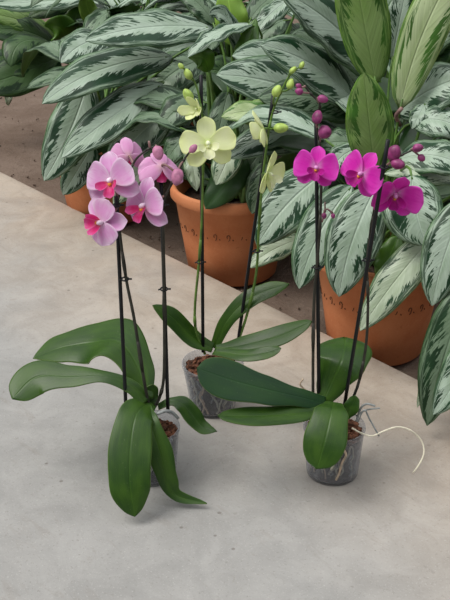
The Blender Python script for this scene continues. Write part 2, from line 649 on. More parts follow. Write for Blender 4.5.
def planter(x, y, label, rim_r=.172, marks=True, seed=0):
    root = empty('potted_plant', (x, y, GROUND), label, 'potted plant', 'silver-leaved plants in terracotta planters')
    c = Vector((x, y, GROUND))
    H = .268
    br = rim_r * .72
    body_top = rim_r * .925
    mb = MB()
    prof = [(.001, 0), (br * .6, 0), (br - .006, 0), (br, .006), (br + (body_top - br) * .5, H * .44), (body_top, H - .036),
            (rim_r - .004, H - .034), (rim_r, H - .029), (rim_r, H - .006), (rim_r - .004, H - .001), (rim_r - .010, H),
            (rim_r - .016, H - .003), (rim_r - .020, H - .012), (body_top - .014, H - .05), (br, .03), (.001, .03)]
    mb.lathe(prof, c=c, ns=72)
    po = mb.build('planter', [M['terracotta']], root, c)
    sm = MB()
    rows = []
    for i in range(9):
        r = (body_top - .013) * i / 8 + .0005
        rows.append([c + Vector((r * math.cos(k * math.pi / 16), r * math.sin(k * math.pi / 16), H - .05 + .012 * noise.noise(Vector((r * 30 * math.cos(k * math.pi / 16), r * 30 * math.sin(k * math.pi / 16), x))))) for k in range(32)])
    sm.grid(rows, None, 0, True)
    sm.build('soil', [M['soil']], root, c)
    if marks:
        # stamped curls and dots round the body, their groove shade drawn as dark tubes
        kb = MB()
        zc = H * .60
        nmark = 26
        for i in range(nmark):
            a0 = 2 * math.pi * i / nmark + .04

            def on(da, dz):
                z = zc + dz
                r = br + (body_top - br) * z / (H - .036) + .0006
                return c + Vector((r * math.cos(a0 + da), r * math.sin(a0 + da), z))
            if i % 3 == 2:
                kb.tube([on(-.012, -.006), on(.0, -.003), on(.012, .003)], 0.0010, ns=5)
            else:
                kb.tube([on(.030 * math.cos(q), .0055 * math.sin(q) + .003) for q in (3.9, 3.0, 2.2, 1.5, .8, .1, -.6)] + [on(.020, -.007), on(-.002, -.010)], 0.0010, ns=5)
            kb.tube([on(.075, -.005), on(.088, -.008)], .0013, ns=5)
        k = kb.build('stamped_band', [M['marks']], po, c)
    return root, c, Vector((x, y, GROUND + H - .04))


def canes(root, c, crown, n, R, h=.16):
    for i in range(n):
        a = R.uniform(0, 6.28)
        p0 = crown + Vector((math.cos(a) * .035, math.sin(a) * .035, -.03))
        p1 = p0 + Vector((R.uniform(-.03, .03), R.uniform(-.03, .03), h * R.uniform(.7, 1.2)))
        mb = MB()
        mb.tube(curve([p0, p0.lerp(p1, .5) + Vector((R.uniform(-.01, .01), 0, 0)), p1], 8), [.011, .0105, .010, .0098, .0095, .009, .008, .006], ns=9)
        mb.build('cane', [M['cane']], root, c)


def growth(root, c, crown, n, R, azr, mats, lift=(.05, .38), reach=(.06, .16), length=(.24, .36), tip=(-.05, .35)):
    for i in range(n):
        az = azr[0] + (azr[1] - azr[0]) * ((i + R.random() * .7) / n)
        L = R.uniform(*length)
        lf = R.uniform(*lift)
        wild_leaf(root, c, crown, az, lf, R.uniform(*reach), L, L * R.uniform(.155, .20), R.choice(mats), R, R.uniform(*tip))


# ------------------------------------------------------------------ ground
E0, E1 = P(0, 171, 1), P(420, 380, 1)


def onz(px, py, z):
    d = FW + RT * ((px - 225) / F) + UP * ((300 - py) / F)
    return CAM + d * ((z - CAM.z) / d.z)


E0, E1 = onz(0, 171, 0), onz(420, 380, 0)
ed = (E1 - E0).normalized()                 # along the kerb edge, towards the right front
en = Vector((ed.y, -ed.x, 0))               # away from the plants, towards the viewer
if en.y > 0:
    en = -en
ang = math.atan2(ed.y, ed.x)
slab = MB()
W, D, TH, bv = 4.0, 6.0, .05, .006
yb = [(0, -TH), (0, -bv), (.0018, -.0018), (bv, 0)] + [(D * (i / 14) ** 2 + bv, 0) for i in range(1, 15)] + [(D + .05, -TH)]
rows = []
for x in [-W + 2 * W * i / 40 for i in range(41)]:
    row = []
    for (yy, z) in yb:
        j = .0018 * noise.noise(Vector((x * 9, yy * 9, 0))) if yy < .02 else 0
        row.append(Vector((x, yy + j, z)))
    rows.append(row)
slab.grid(rows)
so = slab.build('concrete_slab', [M['concrete']])
mx = Matrix((( ed.x, en.x, 0, E0.x), (ed.y, en.y, 0, E0.y), (0, 0, 1, 0), (0, 0, 0, 1)))
# keep a right handed frame: object X runs along -ed when needed
if ed.x * en.y - ed.y * en.x < 0:
    mx = Matrix(((-ed.x, en.x, 0, E0.x), (-ed.y, en.y, 0, E0.y), (0, 0, 1, 0), (0, 0, 0, 1)))
so.matrix_world = mx
so['kind'] = 'structure'
so['label'] = 'pale worn concrete slab the orchids stand on'

gr = MB()
rows = []
for i in range(120):
    f = i / 119
    yy = 1.2 + 6.0 * f + 14.0 * f ** 5
    row = []
    for j in range(101):
        f = (j - 50) / 50
        xx = 4.5 * f + 6 * f ** 5
        z = GROUND - .004 + .010 * (noise.noise(Vector((xx * 3, yy * 3, 0))) * .5 + noise.noise(Vector((xx * 11, yy * 11, 4))) * .4 - .45)
        row.append(Vector((xx, yy, min(z, GROUND))))
    rows.append(row)
gr.grid(rows)
go = gr.build('ground', [M['earth']])
go['kind'] = 'structure'
go['label'] = 'bare brown earth beyond the slab edge'

R = random.Random(5)
cr = MB()
for i in range(420):
    s = R.random()
    p = onz(R.uniform(-20, 300), R.uniform(70, 320), GROUND)
    dist = (p - E0).dot(en)
    if dist > -.02 or any((p.x - a) ** 2 + (p.y - b) ** 2 < .17 ** 2 for a, b in ((-.395, 3.29), (.022, 2.83), (.38, 2.355), (.79, 1.9), (-.47, 4.55), (.02, 3.72), (-.32, 3.98), (.47, 3.2), (.93, 2.86), (.42, 4.25))):
        continue
    p.z = GROUND - .002
    cr.blob(p, Vector((R.uniform(-1, 1), R.uniform(-1, 1), .3)), R.uniform(.002, .007), R.uniform(.0015, .004), ns=6, nr=4)
co = cr.build('earth_crumbs', [M['crumb']])
co['kind'] = 'stuff'
co['label'] = 'small crumbs of earth scattered beyond the slab edge'
co['category'] = 'earth'

# ------------------------------------------------------------------ the silver-leaved plants
# ---- left planter
rt, c, cw = planter(-.395, 3.29, 'variegated plant in the terracotta planter at left, behind the pale pink orchid flowers', seed=1)
A = lambda *a, **k: agl_leaf(rt, c, cw, *a, **k)
A((212, 28), (85, 41), 18, 3.20, 2.98, arch=7, m='silver', k=.45)
A((172, 57), (42, 104), 19, 3.16, 2.94, arch=12, m='silver', k=.5)
A((118, 40), (61, 63), 15, 3.25, 3.06, arch=9, m='silver', k=.5)
A((163, 84), (61, 158), 20, 3.08, 2.90, arch=3, m='silver', k=.6)
A((87, 84), (44, 181), 23, 3.14, 3.02, arch=-4, m='silver', k=.72)
A((93, 145), (63, 195), 15, 3.12, 3.06, arch=0, m='silver', k=.75)
A((112, 128), (90, 180), 15, 3.16, 3.10, arch=0, m='darkgreen', k=.75)
A((172, 108), (107, 172), 20, 3.04, 2.98, arch=4, m='silver', k=.6)
A((160, 148), (113, 204), 14, 3.06, 3.02, arch=0, m='pale', k=.7)
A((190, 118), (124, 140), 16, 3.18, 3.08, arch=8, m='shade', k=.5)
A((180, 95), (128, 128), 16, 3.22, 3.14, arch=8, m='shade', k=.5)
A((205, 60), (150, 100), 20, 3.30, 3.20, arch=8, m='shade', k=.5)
A((100, 70), (60, 40), 16, 3.40, 3.44, arch=8, m='shade', k=.5)
RR = random.Random(21)
canes(rt, c, cw, 3, RR)
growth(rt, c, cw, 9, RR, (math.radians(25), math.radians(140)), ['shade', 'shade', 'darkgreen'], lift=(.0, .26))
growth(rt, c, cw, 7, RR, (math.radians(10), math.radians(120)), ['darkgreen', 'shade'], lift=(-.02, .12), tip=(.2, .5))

# ---- centre planter
rt, c, cw = planter(.022, 2.83, 'variegated plant in the terracotta planter at centre, behind the pale green orchid', rim_r=.178, seed=2)
A = lambda *a, **k: agl_leaf(rt, c, cw, *a, **k)
A((338, 112), (216, 75), 25, 2.72, 2.60, arch=9, m='silver', k=.55)
A((335, 84), (232, 56), 21, 2.80, 2.68, arch=8, m='silver', k=.5)
A((340, 133), (226, 158), 19, 2.62, 2.56, arch=12, m='silver', k=.5)
A((285, 118), (221, 117), 12, 2.58, 2.54, arch=6, m='fresh', k=.6)
A((228, 92), (214, 152), 13, 2.72, 2.66, arch=0, m='shade', k=.7)
A((190, 146), (197, 191), 9, 2.70, 2.66, arch=0, m='pale', k=.75)
A((236, 142), (216, 185), 14, 2.68, 2.63, arch=0, m='pale', k=.7)
A((246, 158), (205, 209), 16, 2.70, 2.65, arch=0, m='darkgreen', k=.75)
A((268, 162), (252, 214), 14, 2.68, 2.64, arch=0, m='shade', k=.75)
A((262, 150), (236, 186), 13, 2.72, 2.70, arch=0, m='shade', k=.75)
A((236, 46), (226, -14), 16, 2.86, 2.90, arch=0, m='bright', k=.8)
A((252, 24), (187, 58), 7, 2.80, 2.68, arch=8, m='silver', k=.15)
A((209, 72), (188, 58), 11, 2.72, 2.70, mid=(203, 58, 2.70), m='green', k=.85)
A((238, 62), (256, 18), 10, 2.78, 2.82, mid=(247, 45, 2.78), m='green', k=.75)
A((240, 55), (209, 15), 8, 2.80, 2.78, mid=(226, 18, 2.80), m='silver', k=.45)
A((214, 25), (176, -10), 11, 2.95, 3.0, arch=5, m='shade', k=.6)
A((292, -2), (254, 34), 10, 2.92, 2.84, arch=3, m='silver', k=.5)
A((285, 20), (255, 45), 12, 3.0, 2.95, arch=3, m='shade', k=.5)
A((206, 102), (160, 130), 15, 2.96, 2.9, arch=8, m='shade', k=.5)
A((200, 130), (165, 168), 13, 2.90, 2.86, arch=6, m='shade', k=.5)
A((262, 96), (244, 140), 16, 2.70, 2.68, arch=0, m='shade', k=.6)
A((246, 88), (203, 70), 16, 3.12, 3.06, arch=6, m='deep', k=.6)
A((250, 20), (290, -10), 12, 3.0, 3.1, arch=5, m='shade', k=.6)
RR = random.Random(22)
canes(rt, c, cw, 4, RR)
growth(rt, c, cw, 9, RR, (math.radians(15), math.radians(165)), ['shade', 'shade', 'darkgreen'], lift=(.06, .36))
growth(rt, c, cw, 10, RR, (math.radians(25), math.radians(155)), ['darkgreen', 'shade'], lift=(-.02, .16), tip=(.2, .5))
# slim stalks that show between the leaves
for pts in ([(212, 150, 2.78), (209, 100, 2.77), (208, 70, 2.74)], [(215, 148, 2.79), (213, 100, 2.76), (209, 72, 2.73)], [(236, 90, 2.84), (233, 60, 2.83), (231, 20, 2.82)]):
    mb = MB()
    mb.tube(curve([P(*q) for q in pts], 10), .0052, ns=8)
    mb.build('leaf_stalk', [M['petiole']], rt, c)

# ---- right planter
rt, c, cw = planter(.380, 2.355, 'variegated plant in the terracotta planter at right, behind the magenta orchid, with upright young leaves', rim_r=.166, seed=3)
A = lambda *a, **k: agl_leaf(rt, c, cw, *a, **k)
A((376, 84), (346, -78), 25, 2.44, 2.46, arch=0, m='young', k=.9, fold=.1)
A((400, 109), (496, -84), 22, 2.40, 2.44, arch=14, m='fresh', k=.9, fold=.25)
A((375, 172), (364, 72), 23, 2.32, 2.30, arch=0, m='young', k=.92, fold=.12)
A((392, 60), (408, -20), 16, 2.56, 2.58, arch=0, m='silver', k=.8)
A((360, 108), (260, 45), 21, 2.62, 2.50, arch=11, m='silver', k=.55)
A((376, 72), (279, -10), 22, 2.66, 2.52, arch=8, m='silver', k=.55)
A((370, 48), (329, 4), 10, 2.74, 2.68, arch=5, m='pale', k=.6)
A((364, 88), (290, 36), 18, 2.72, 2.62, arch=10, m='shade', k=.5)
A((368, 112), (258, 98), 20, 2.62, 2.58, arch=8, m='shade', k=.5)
A((326, 172), (257, 246), 26, 2.40, 2.34, arch=6, m='silver', k=.72)
A((305, 238), (247, 268), 11, 2.44, 2.40, arch=4, m='pale', k=.65)
A((352, 186), (299, 289), 22, 2.24, 2.14, arch=7, m='silver', k=.72)
A((376, 188), (339, 297), 27, 2.18, 2.10, arch=5, m='silver', k=.75)
A((398, 236), (378, 284), 12, 2.22, 2.18, arch=0, m='green', k=.75)
A((360, 148), (330, 176), 12, 2.40, 2.36, arch=6, m='silver', k=.6)
A((372, 150), (318, 146), 14, 2.46, 2.44, arch=6, m='shade', k=.5)
A((412, 176), (427, 246), 33, 2.16, 2.08, arch=-3, m='silver', k=.75, hr=26)
A((436, 234), (360, 331), 19, 2.14, 2.06, arch=3, m='pale', k=.7)
A((398, 113), (472, 76), 23, 2.46, 2.38, arch=6, m='silver', k=.6)
A((425, 104), (412, 129), 9, 2.40, 2.36, arch=0, m='silver', k=.6)
A((412, 122), (470, 138), 16, 2.38, 2.32, arch=9, m='silver', k=.55)
A((398, 160), (470, 172), 17, 2.30, 2.24, arch=10, m='silver', k=.5)
A((462, 182), (384, 174), 10, 2.28, 2.24, arch=6, m='pale', k=.5)
A((425, 72), (462, 36), 15, 2.70, 2.66, arch=5, m='deep', k=.6)
A((410, 60), (470, 20), 18, 2.72, 2.66, arch=8, m='shade', k=.6)
RR = random.Random(23)
canes(rt, c, cw, 4, RR)
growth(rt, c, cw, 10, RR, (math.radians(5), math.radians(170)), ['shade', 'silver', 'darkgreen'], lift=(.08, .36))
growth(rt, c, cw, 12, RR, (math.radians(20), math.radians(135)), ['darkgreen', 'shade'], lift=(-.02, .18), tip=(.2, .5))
mb = MB()
mb.tube(curve([P(400, 125, 2.41), P(396, 116, 2.39), P(402, 108, 2.38)], 6), .005, ns=8)
mb.build('leaf_sheath', [M['stem_m']], rt, c)

# ---- planter just outside the frame at right
rt, c, cw = planter(.79, 1.90, 'variegated plant at the right edge whose striped leaves hang over the slab', seed=4)
A = lambda *a, **k: agl_leaf(rt, c, cw, *a, **k)
A((468, 200), (432, 306), 24, 1.98, 1.92, arch=4, m='silver', k=.72)
A((472, 282), (427, 426), 24, 1.92, 1.84, arch=4, m='shade', k=.7)
A((486, 318), (433, 415), 20, 1.88, 1.80, arch=-4, m='silver', k=.72)
A((455, 300), (417, 408), 9, 1.96, 1.90, arch=0, m='pale', k=.6)
RR = random.Random(24)
canes(rt, c, cw, 3, RR)
growth(rt, c, cw, 10, RR, (math.radians(-60), math.radians(110)), ['silver', 'silver', 'shade'], lift=(.08, .34))

# ---- far left plant
rt, c, cw = planter(-.47, 4.55, 'dark green plant at the top left, standing furthest back on the earth', seed=5)
A = lambda *a, **k: agl_leaf(rt, c, cw, *a, **k)
A((60, 56), (-28, 88), 20, 4.20, 4.02, arch=-3, m='deep', k=.6)
A((62, 58), (-20, 70), 17, 4.24, 4.10, arch=4, m='deep', k=.5)
A((52, 44), (11, 67), 12, 4.15, 3.98, mid=(22, 42, 4.05), m='deep', k=.4, fold=.1)
A((55, 45), (-14, 32), 15, 4.25, 4.12, arch=8, m='deep', k=.5)
A((58, 42), (-12, 14), 11, 4.30, 4.16, arch=6, m='young', k=.5)
A((90, -4), (-14, 4), 9, 4.26, 4.10, arch=-2, m='silver', k=.4)
A((62, 48), (44, 26), 14, 4.18, 4.12, mid=(62, 30, 4.12), m='green', k=.7)
A((66, 44), (80, 6), 14, 4.22, 4.25, arch=0, m='green', k=.75)
A((70, 50), (78, 10), 12, 4.3, 4.35, arch=0, m='deep', k=.75)
A((96, 4), (28, 17), 11, 4.32, 4.22, arch=5, m='deep', k=.55)
A((9, 86), (8, 106), 4, 4.22, 4.20, arch=0, m='pale', k=.7, petiole=False)
A((98, 25), (86, -8), 9, 4.1, 4.1, arch=-4, m='bright', k=.7)
A((82, 0), (130, 12), 12, 4.2, 4.1, arch=6, m='silver', k=.5)
RR = random.Random(25)
canes(rt, c, cw, 3, RR)
growth(rt, c, cw, 18, RR, (math.radians(-60), math.radians(170)), ['deep', 'darkgreen'], lift=(.16, .42), tip=(-.1, .2))

# ---- plants of the second and third rows, seen between the leaves
for i, (x, y, lab, n) in enumerate([
        (.02, 3.72, 'silver-leaved plant behind the centre planter, seen between its leaves at the top', 22),
        (-.32, 3.98, 'silver-leaved plant behind the left planter, showing above its large leaves', 20),
        (.47, 3.20, 'silver-leaved plant behind the upright young leaves at the top right', 22),
        (.93, 2.86, 'silver-leaved plant at the top right corner, behind the right planter', 18),
        (.42, 4.25, 'silver-leaved plant furthest back at the top centre, mostly hidden', 18)]):
    rt, c, cw = planter(x, y, lab, marks=False, seed=6 + i)
    RR = random.Random(40 + i)
    canes(rt, c, cw, 3, RR)
    growth(rt, c, cw, n, RR, (math.radians(-175), math.radians(180)), ['shade', 'shade', 'darkgreen'], lift=(.0, .20), reach=(.05, .14), length=(.28, .38))
    growth(rt, c, cw, n, RR, (math.radians(-160), math.radians(185)), ['shade', 'silver'], lift=(.18, .46), reach=(.03, .12), tip=(-.2, .3))


# ------------------------------------------------------------------ orchids
def wlist(ws):
    return lambda u: interp(ws, u)


def strap(root, c, pts, ws, m, k=.5, fold=.18, droop=.12, seed=0, twist=0.0, tipround=True, nrm=None, thick=.0022, wave=.0015, rolls=None):
    """an orchid leaf: midrib through pixels with distances, half widths in pixels along it"""
    N = 30
    ml = curve([P(*p) for p in pts], N)
    cm = ml[N // 2]
    rows, uvs = [], []
    R_ = random.Random(seed)
    ph = R_.uniform(0, 6)
    nh0 = ((CAM - cm).normalized() * k + Vector((0, 0, 1)) * (1 - k)).normalized() if nrm is None else nrm.normalized()
    ps = None
    nv = 6
    for i, cc in enumerate(ml):
        u = i / (N - 1)
        t = (ml[min(i + 1, N - 1)] - ml[max(i - 1, 0)]).normalized()
        s = nh0.cross(t)
        if s.length < .15 and ps is not None:
            s = ps
        s = (s - t * s.dot(t)).normalized()
        if ps is not None and s.dot(ps) < 0:
            s = -s
        ps = s
        n = t.cross(s)
        if twist:
            q = Matrix.Rotation(twist * u, 3, t)
            s, n = q @ s, q @ n
        ps = s
        if rolls:
            q = Matrix.Rotation(math.radians(interp(rolls, u)), 3, t)
            s, n = q @ s, q @ n
        w = px_width(cc, t, s, interp(ws, u))
        if tipround and u > .80:
            w *= math.sqrt(max(0.0002, 1 - ((u - .80) / .20) ** 2.2))
        row = []
        for j in range(-nv, nv + 1):
            v = j / nv
            y = w * abs(v)
            z = fold * y * (1 - .5 * u) - droop * y * abs(v) + wave * math.sin(9 * u + ph + (1.5 if v > 0 else 0)) * v * v
            row.append(cc + s * w * v + n * z)
            uvs.append((.5 + .5 * v, u))
        rows.append(row)
    mb = MB()
    mb.grid(rows, uvs, flip=True)
    return mb.build('leaf', [M[m], M['orchid_u']], root, c, solid=thick, sub=1)


def petal(mb, length, width, ang, prof, cup=.0, curl=.0, tilt=0.0, mi=0, nu=9, nv=4, ruffle=0.0, off=.003):
    """petal in the flower's own frame: the flower faces +Z, ang in its plane from +X"""
    ca, sa = math.cos(ang), math.sin(ang)
    rows, uvs = [], []
    for i in range(nu + 1):
        u = i / nu
        w = prof(u) * width / 2
        row = []
        for j in range(-nv, nv + 1):
            v = j / nv
            r = off + length * u
            y = w * v
            z = math.tan(tilt) * length * u + cup * length * u * u - curl * w * v * v * 1.0 + ruffle * length * math.sin(7 * u + 4 * v) * u
            row.append(Vector((ca * r - sa * y, sa * r + ca * y, z)))
            uvs.append((.5 + .5 * v, u))
        rows.append(row)
    mb.grid(rows, uvs, mi, flip=True)


def pf(a, b):
    pk = a / (a + b)
    nrm = pk ** a * (1 - pk) ** b
    return lambda u: max(.02, ((u + .01) / 1.01) ** a * (1.0 - u * .9999) ** b / nrm)


PET = pf(.72, .30)
SEP = pf(.62, .42)
MID = pf(.9, .45)


def flower(root, c, px, py, Y, face, roll, span, kind, stem=None, half=1.0, scale=None):
    """an open flower centred on a pixel; face in camera axes (right, up, towards)"""
    cen = P(px, py, Y)
    _, w = proj(cen)
    L = span * w / F / 2
    z = cdir(*face)
    y = Vector((0, 0, 1)) - z * z.z
    y.normalize()
    x = y.cross(z)
    rm = Matrix((x, y, z)).transposed() @ Matrix.Rotation(math.radians(roll), 3, 'Z')
    pm, lm, cm, sm = {'pink': ('pink', 'pinklip', 'column_w', 'stem_m'), 'magenta': ('magenta', 'maglip', 'column_m', 'stem_m'), 'lime': ('lime', 'limelip', 'column_g', 'stem_l')}[kind]
    backm = 'pinkback' if kind == 'pink' else pm

    def fin(mb, name, mats, par, solid=0.0, sub=0):
        mb.v = [cen + rm @ p for p in mb.v]
        return mb.build(name, mats, par, c, solid=solid, sub=sub)
    # column and pedicel are the body of the flower
    mb = MB()
    mb.blob(Vector((0, .03 * L, .13 * L)), Vector((0, -.35, 1)), .15 * L, .085 * L, 0, taper=-.3)
    fl = MB()
    if stem is not None:
        tgt = rm.transposed() @ (P(*stem) - cen)
        a = Vector((0, 0, -.02 * L))
        b = Vector((0, 0, -.30 * L))
        pts = [a * (1 - u) ** 3 + b * 3 * u * (1 - u) ** 2 + (tgt.lerp(b, .35)) * 3 * u * u * (1 - u) + tgt * u ** 3 for u in [i / 9 for i in range(10)]]
        mb.tube(pts, [.0022] * 10, 1, 7)
    f = fin(mb, 'flower', [M[cm], M[sm]], root)
    o = 1 - half
    lat = 208 if kind == 'pink' else 222
    for a, tl in ((90, -.10), (lat, -.12), (540 - lat, -.12)):
        mb = MB()
        petal(mb, L * .96, L * .66, math.radians(a), SEP, cup=-.10 + .9 * o, curl=-.28, tilt=tl + .5 * o, off=.0)
        for p in mb.v:
            p.z -= .012 * L
        fin(mb, 'sepal', [M[pm], M[backm]], f, solid=.0007, sub=1)
    for a in ((24, 156) if kind == 'pink' else (10, 170)):
        mb = MB()
        petal(mb, L * (.84 if kind == 'pink' else 1.0), L * {'lime': .84, 'pink': .98, 'magenta': 1.22}[kind], math.radians(a), PET, cup=-.14 + 1.0 * o, curl=-.10, tilt=.10 + .5 * o, ruffle=.012, off=0)
        for p in mb.v:
            p.z += .03 * L
        fin(mb, 'petal', [M[pm], M[backm]], f, solid=.0007, sub=1)
    # the lip: a pointed middle lobe and two wings round a yellow callus
    mb = MB()
    petal(mb, L * .50, L * .40, math.radians(270), MID, cup=-.45, curl=-.5, tilt=.75, nu=7, nv=3)
    mb2 = MB()
    for sgn in (-1, 1):
        petal(mb, L * .34, L * .30, math.radians(270 + sgn * 62), MID, cup=.9, curl=-.5, tilt=.6, nu=6, nv=3)
    for p in mb.v:
        p.z += .05 * L
    mb.blob(Vector((0, -.10 * L, .17 * L)), Vector((0, -.3, 1)), .07 * L, .065 * L, 1)
    fin(mb, 'lip', [M[lm], M['limelip'] if kind == 'lime' else M['callus']], f)
    return f


def bud(root, c, px, py, Y, dirc, lpx, wpx, m, stem, sm, open_=False):
    """closed bud: half length lpx and half width wpx in pixels"""
    cen = P(px, py, Y)
    _, w = proj(cen)
    ax = cdir(*dirc)
    mb = MB()
    la, lb = lpx * w / F, wpx * w / F
    mb.blob(cen, ax, la, lb, 0, 16, 10, ridge=.05, taper=.15)
    if stem:
        p0 = P(*stem)
        e = cen - ax * la * .92
        mid = (p0 + e) * .5 - ax * la * .4
        mb.tube([p0 * (1 - u) ** 2 + mid * 2 * u * (1 - u) + e * u * u for u in [i / 6 for i in range(7)]], .0018, 1, 6)
    return mb.build('bud', [M[m], M[sm]], root, c, sub=0)


def stake(root, c, a, b, r=.0035, tip=None):
    mb = MB()
    p, q = P(*a), P(*b)
    mb.tube([p.lerp(q, i / 8) for i in range(9)], r, 0, 10)
    if tip:
        d = (q - p).normalized()
        mb.tube([q - d * .0005, q + d * .0012], r * .85, 1, 10)
    return mb.build('stake', [M['stake']] + ([M[tip]] if tip else []), root, c)


def spike(root, c, pts, r0, r1, m):
    ml = curve([P(*p) for p in pts], 44)
    mb = MB()
    mb.tube(ml, [r0 + (r1 - r0) * i / 43 for i in range(44)], 0, 9)
    for i in range(6, 44, 8):                      # nodes of the stem
        mb.tube(ml[i - 1:i + 2], [(r0 + (r1 - r0) * i / 43) * 1.02, (r0 + (r1 - r0) * i / 43) * 1.35, (r0 + (r1 - r0) * i / 43) * 1.02], 0, 9)
    return mb.build('flower_stem', [M[m]], root, c)


def clip(root, c, px, py, Y, r=.0062, ax=Vector((0, 0, 1)), tail=None):
    cen = P(px, py, Y)
    mb = MB()
    pts = [cen + Vector((math.cos(a) * r, math.sin(a) * r, .0008 * math.sin(a))) for a in [i * 2 * math.pi / 14 for i in range(15)]]
    mb.tube(pts, .0016, 0, 6)
    mb.tube([cen + Vector((r, 0, 0)), cen + Vector((r + .006, -.002, .001))], .0016, 0, 6)
    mb.tube([cen + Vector((-r, 0, 0)), cen + Vector((-r - .004, -.002, -.001))], .0014, 0, 6)
    return mb.build('clip', [M['stake']], root, c)


def orchid_pot(px, py, rim_r, base_r, H, label, fillm='filling', seed=0, nroot=14):
    b = onz(px, py, 0)
    root = empty('potted_orchid', b, label, 'potted orchid', 'potted orchids on the concrete')
    c = b
    mb = MB()
    # thin walled pot: outside up, over the rolled lip, inside down
    prof = [(.001, .004), (base_r * .72, .004), (base_r * .80, 0), (base_r - .003, 0), (base_r, .004), (base_r + (rim_r - base_r) * .12, H * .12),
            (base_r + (rim_r - base_r) * .14, H * .15), (rim_r * .955, H - .014), (rim_r * .965, H - .012), (rim_r * .995, H - .008), (rim_r, H - .004), (rim_r - .001, H),
            (rim_r - .003, H - .001), (rim_r * .935, H - .012), (base_r * 1.0, H * .15), (base_r - .003, .006), (.001, .006)]
    mb.lathe(prof, c=c, ns=56)
    pot = mb.build('plastic_pot', [M['plastic']], root, c)
    # filling
    R_ = random.Random(seed)
    mb = MB()
    rows = []
    for i in range(10):
        f = i / 9
        r = (base_r + (rim_r - base_r) * f) * .885
        rows.append([c + Vector((r * math.cos(k * math.pi / 20), r * math.sin(k * math.pi / 20), .009 + (H - .026) * f)) * 1.0 + Vector((0, 0, 0)) for k in range(40)])
    for q in rows:
        for k, p in enumerate(q):
            d = Vector((p.x - c.x, p.y - c.y, 0))
            s = 1 + .045 * noise.noise(p * 60)
            p.x, p.y = c.x + d.x * s, c.y + d.y * s
    mb.grid(rows, None, 0, True)
    o = len(mb.v)
    top = [[c + Vector((rr * math.cos(k * math.pi / 20), rr * math.sin(k * math.pi / 20), H - .017 + .005 * noise.noise(Vector((rr * 80 * math.cos(k * math.pi / 20), rr * 80 * math.sin(k * math.pi / 20), seed))))) for k in range(40)] for rr in [rim_r * .885 * (1 - i / 6) + .0005 for i in range(7)]]
    mb.grid(top, None, 1, True)
    # chips of bark on the top
    for i in range(150):
        a, rr = R_.uniform(0, 6.28), rim_r * .84 * math.sqrt(R_.random())
        p = c + Vector((rr * math.cos(a), rr * math.sin(a), H - .015 + R_.uniform(0, .006)))
        sx, sy, sz = R_.uniform(.004, .009), R_.uniform(.003, .006), R_.uniform(.0015, .003)
        q = Matrix.Rotation(R_.uniform(0, 6.28), 3, 'Z') @ Matrix.Rotation(R_.uniform(-.5, .5), 3, 'X') @ Matrix.Rotation(R_.uniform(-.5, .5), 3, 'Y')
        vs = [p + q @ Vector((x * sx * R_.uniform(.75, 1), y * sy * R_.uniform(.75, 1), z * sz)) for x in (-1, 1) for y in (-1, 1) for z in (-1, 1)]
        mb.add(vs, [(0, 1, 3, 2), (4, 6, 7, 5), (0, 4, 5, 1), (2, 3, 7, 6), (0, 2, 6, 4), (1, 5, 7, 3)], None, 1)
    bk = mb.build('bark', [M[fillm], M['bark']], root, c, smooth=False)
    bk['kind'] = 'stuff'
    # roots pressed against the inside of the wall
    for i in range(nroot):
        a = -math.pi / 2 + R_.uniform(-1.5, 1.5) if i < nroot * .8 else R_.uniform(0, 6.28)
        f0 = R_.uniform(.55, .95)
        f1 = R_.uniform(.04, .35)
        pts = []
        aa = a
        for j in range(9):
            f = f0 + (f1 - f0) * j / 8
            r = (base_r + (rim_r - base_r) * f) * .915
            aa += R_.uniform(-.13, .13)
            pts.append(c + Vector((r * math.cos(aa), r * math.sin(aa), .004 + H * f * .95)))
        mb = MB()
        mb.tube(curve(pts, 24), R_.uniform(.0016, .0026), 0, 7)
        mb.build('root', [M[R_.choice(['root', 'root', 'root_grey', 'root_tan'])]], root, c)
    return root, c


# ================= left orchid: pale pink
rt, c = orchid_pot(151, 473, .0595, .049, .11, 'orchid with pale pink flowers in a clear pot at front left', seed=3, nroot=8)
S = lambda *a, **k: strap(rt, c, *a, **k)
S([(150, 402, 1.71), (136, 415, 1.66), (130, 450, 1.61), (130, 485, 1.575), (135, 517, 1.555)], [8, 18, 22, 21, 13], 'orchid_a', k=.75, fold=.10, seed=1)
S([(147, 406, 1.70), (151, 424, 1.66), (160, 452, 1.635), (168, 480, 1.62), (178, 496, 1.612), (207, 503, 1.605)], [4, 9, 13, 10, 6, 3], 'orchid_a', k=.7, seed=2, twist=.3)
S([(158, 407, 1.735), (171, 401, 1.735), (183, 404, 1.73), (193, 416, 1.72), (203, 427, 1.71), (217, 431, 1.70)], [3, 4, 8, 9, 7, 3], 'orchid_c', k=.4, seed=3)
S([(146, 402, 1.70), (131, 386, 1.71), (104, 376, 1.72), (70, 376, 1.73), (36, 377, 1.735), (12, 399, 1.70)], [7, 7, 6, 11, 17, 18], 'orchid_a', k=.5, seed=4, fold=.05)
S([(146, 400, 1.72), (138, 368, 1.76), (119, 342, 1.80), (90, 343, 1.83), (60, 348, 1.83), (33, 358, 1.81)], [8, 16, 22, 19, 14, 6], 'orchid_a', k=.35, seed=5, rolls=[0, 15, 12, 0, 0, 0])
S([(149, 408, 1.72), (151, 398, 1.73), (153, 385, 1.735)], [4, 7, 6], 'orchid_c', k=.8, seed=6)
stake(rt, c, (126, 409, 1.705), (116, 196, 1.705))
stake(rt, c, (168, 412, 1.72), (161, 181, 1.72), tip='cutend')
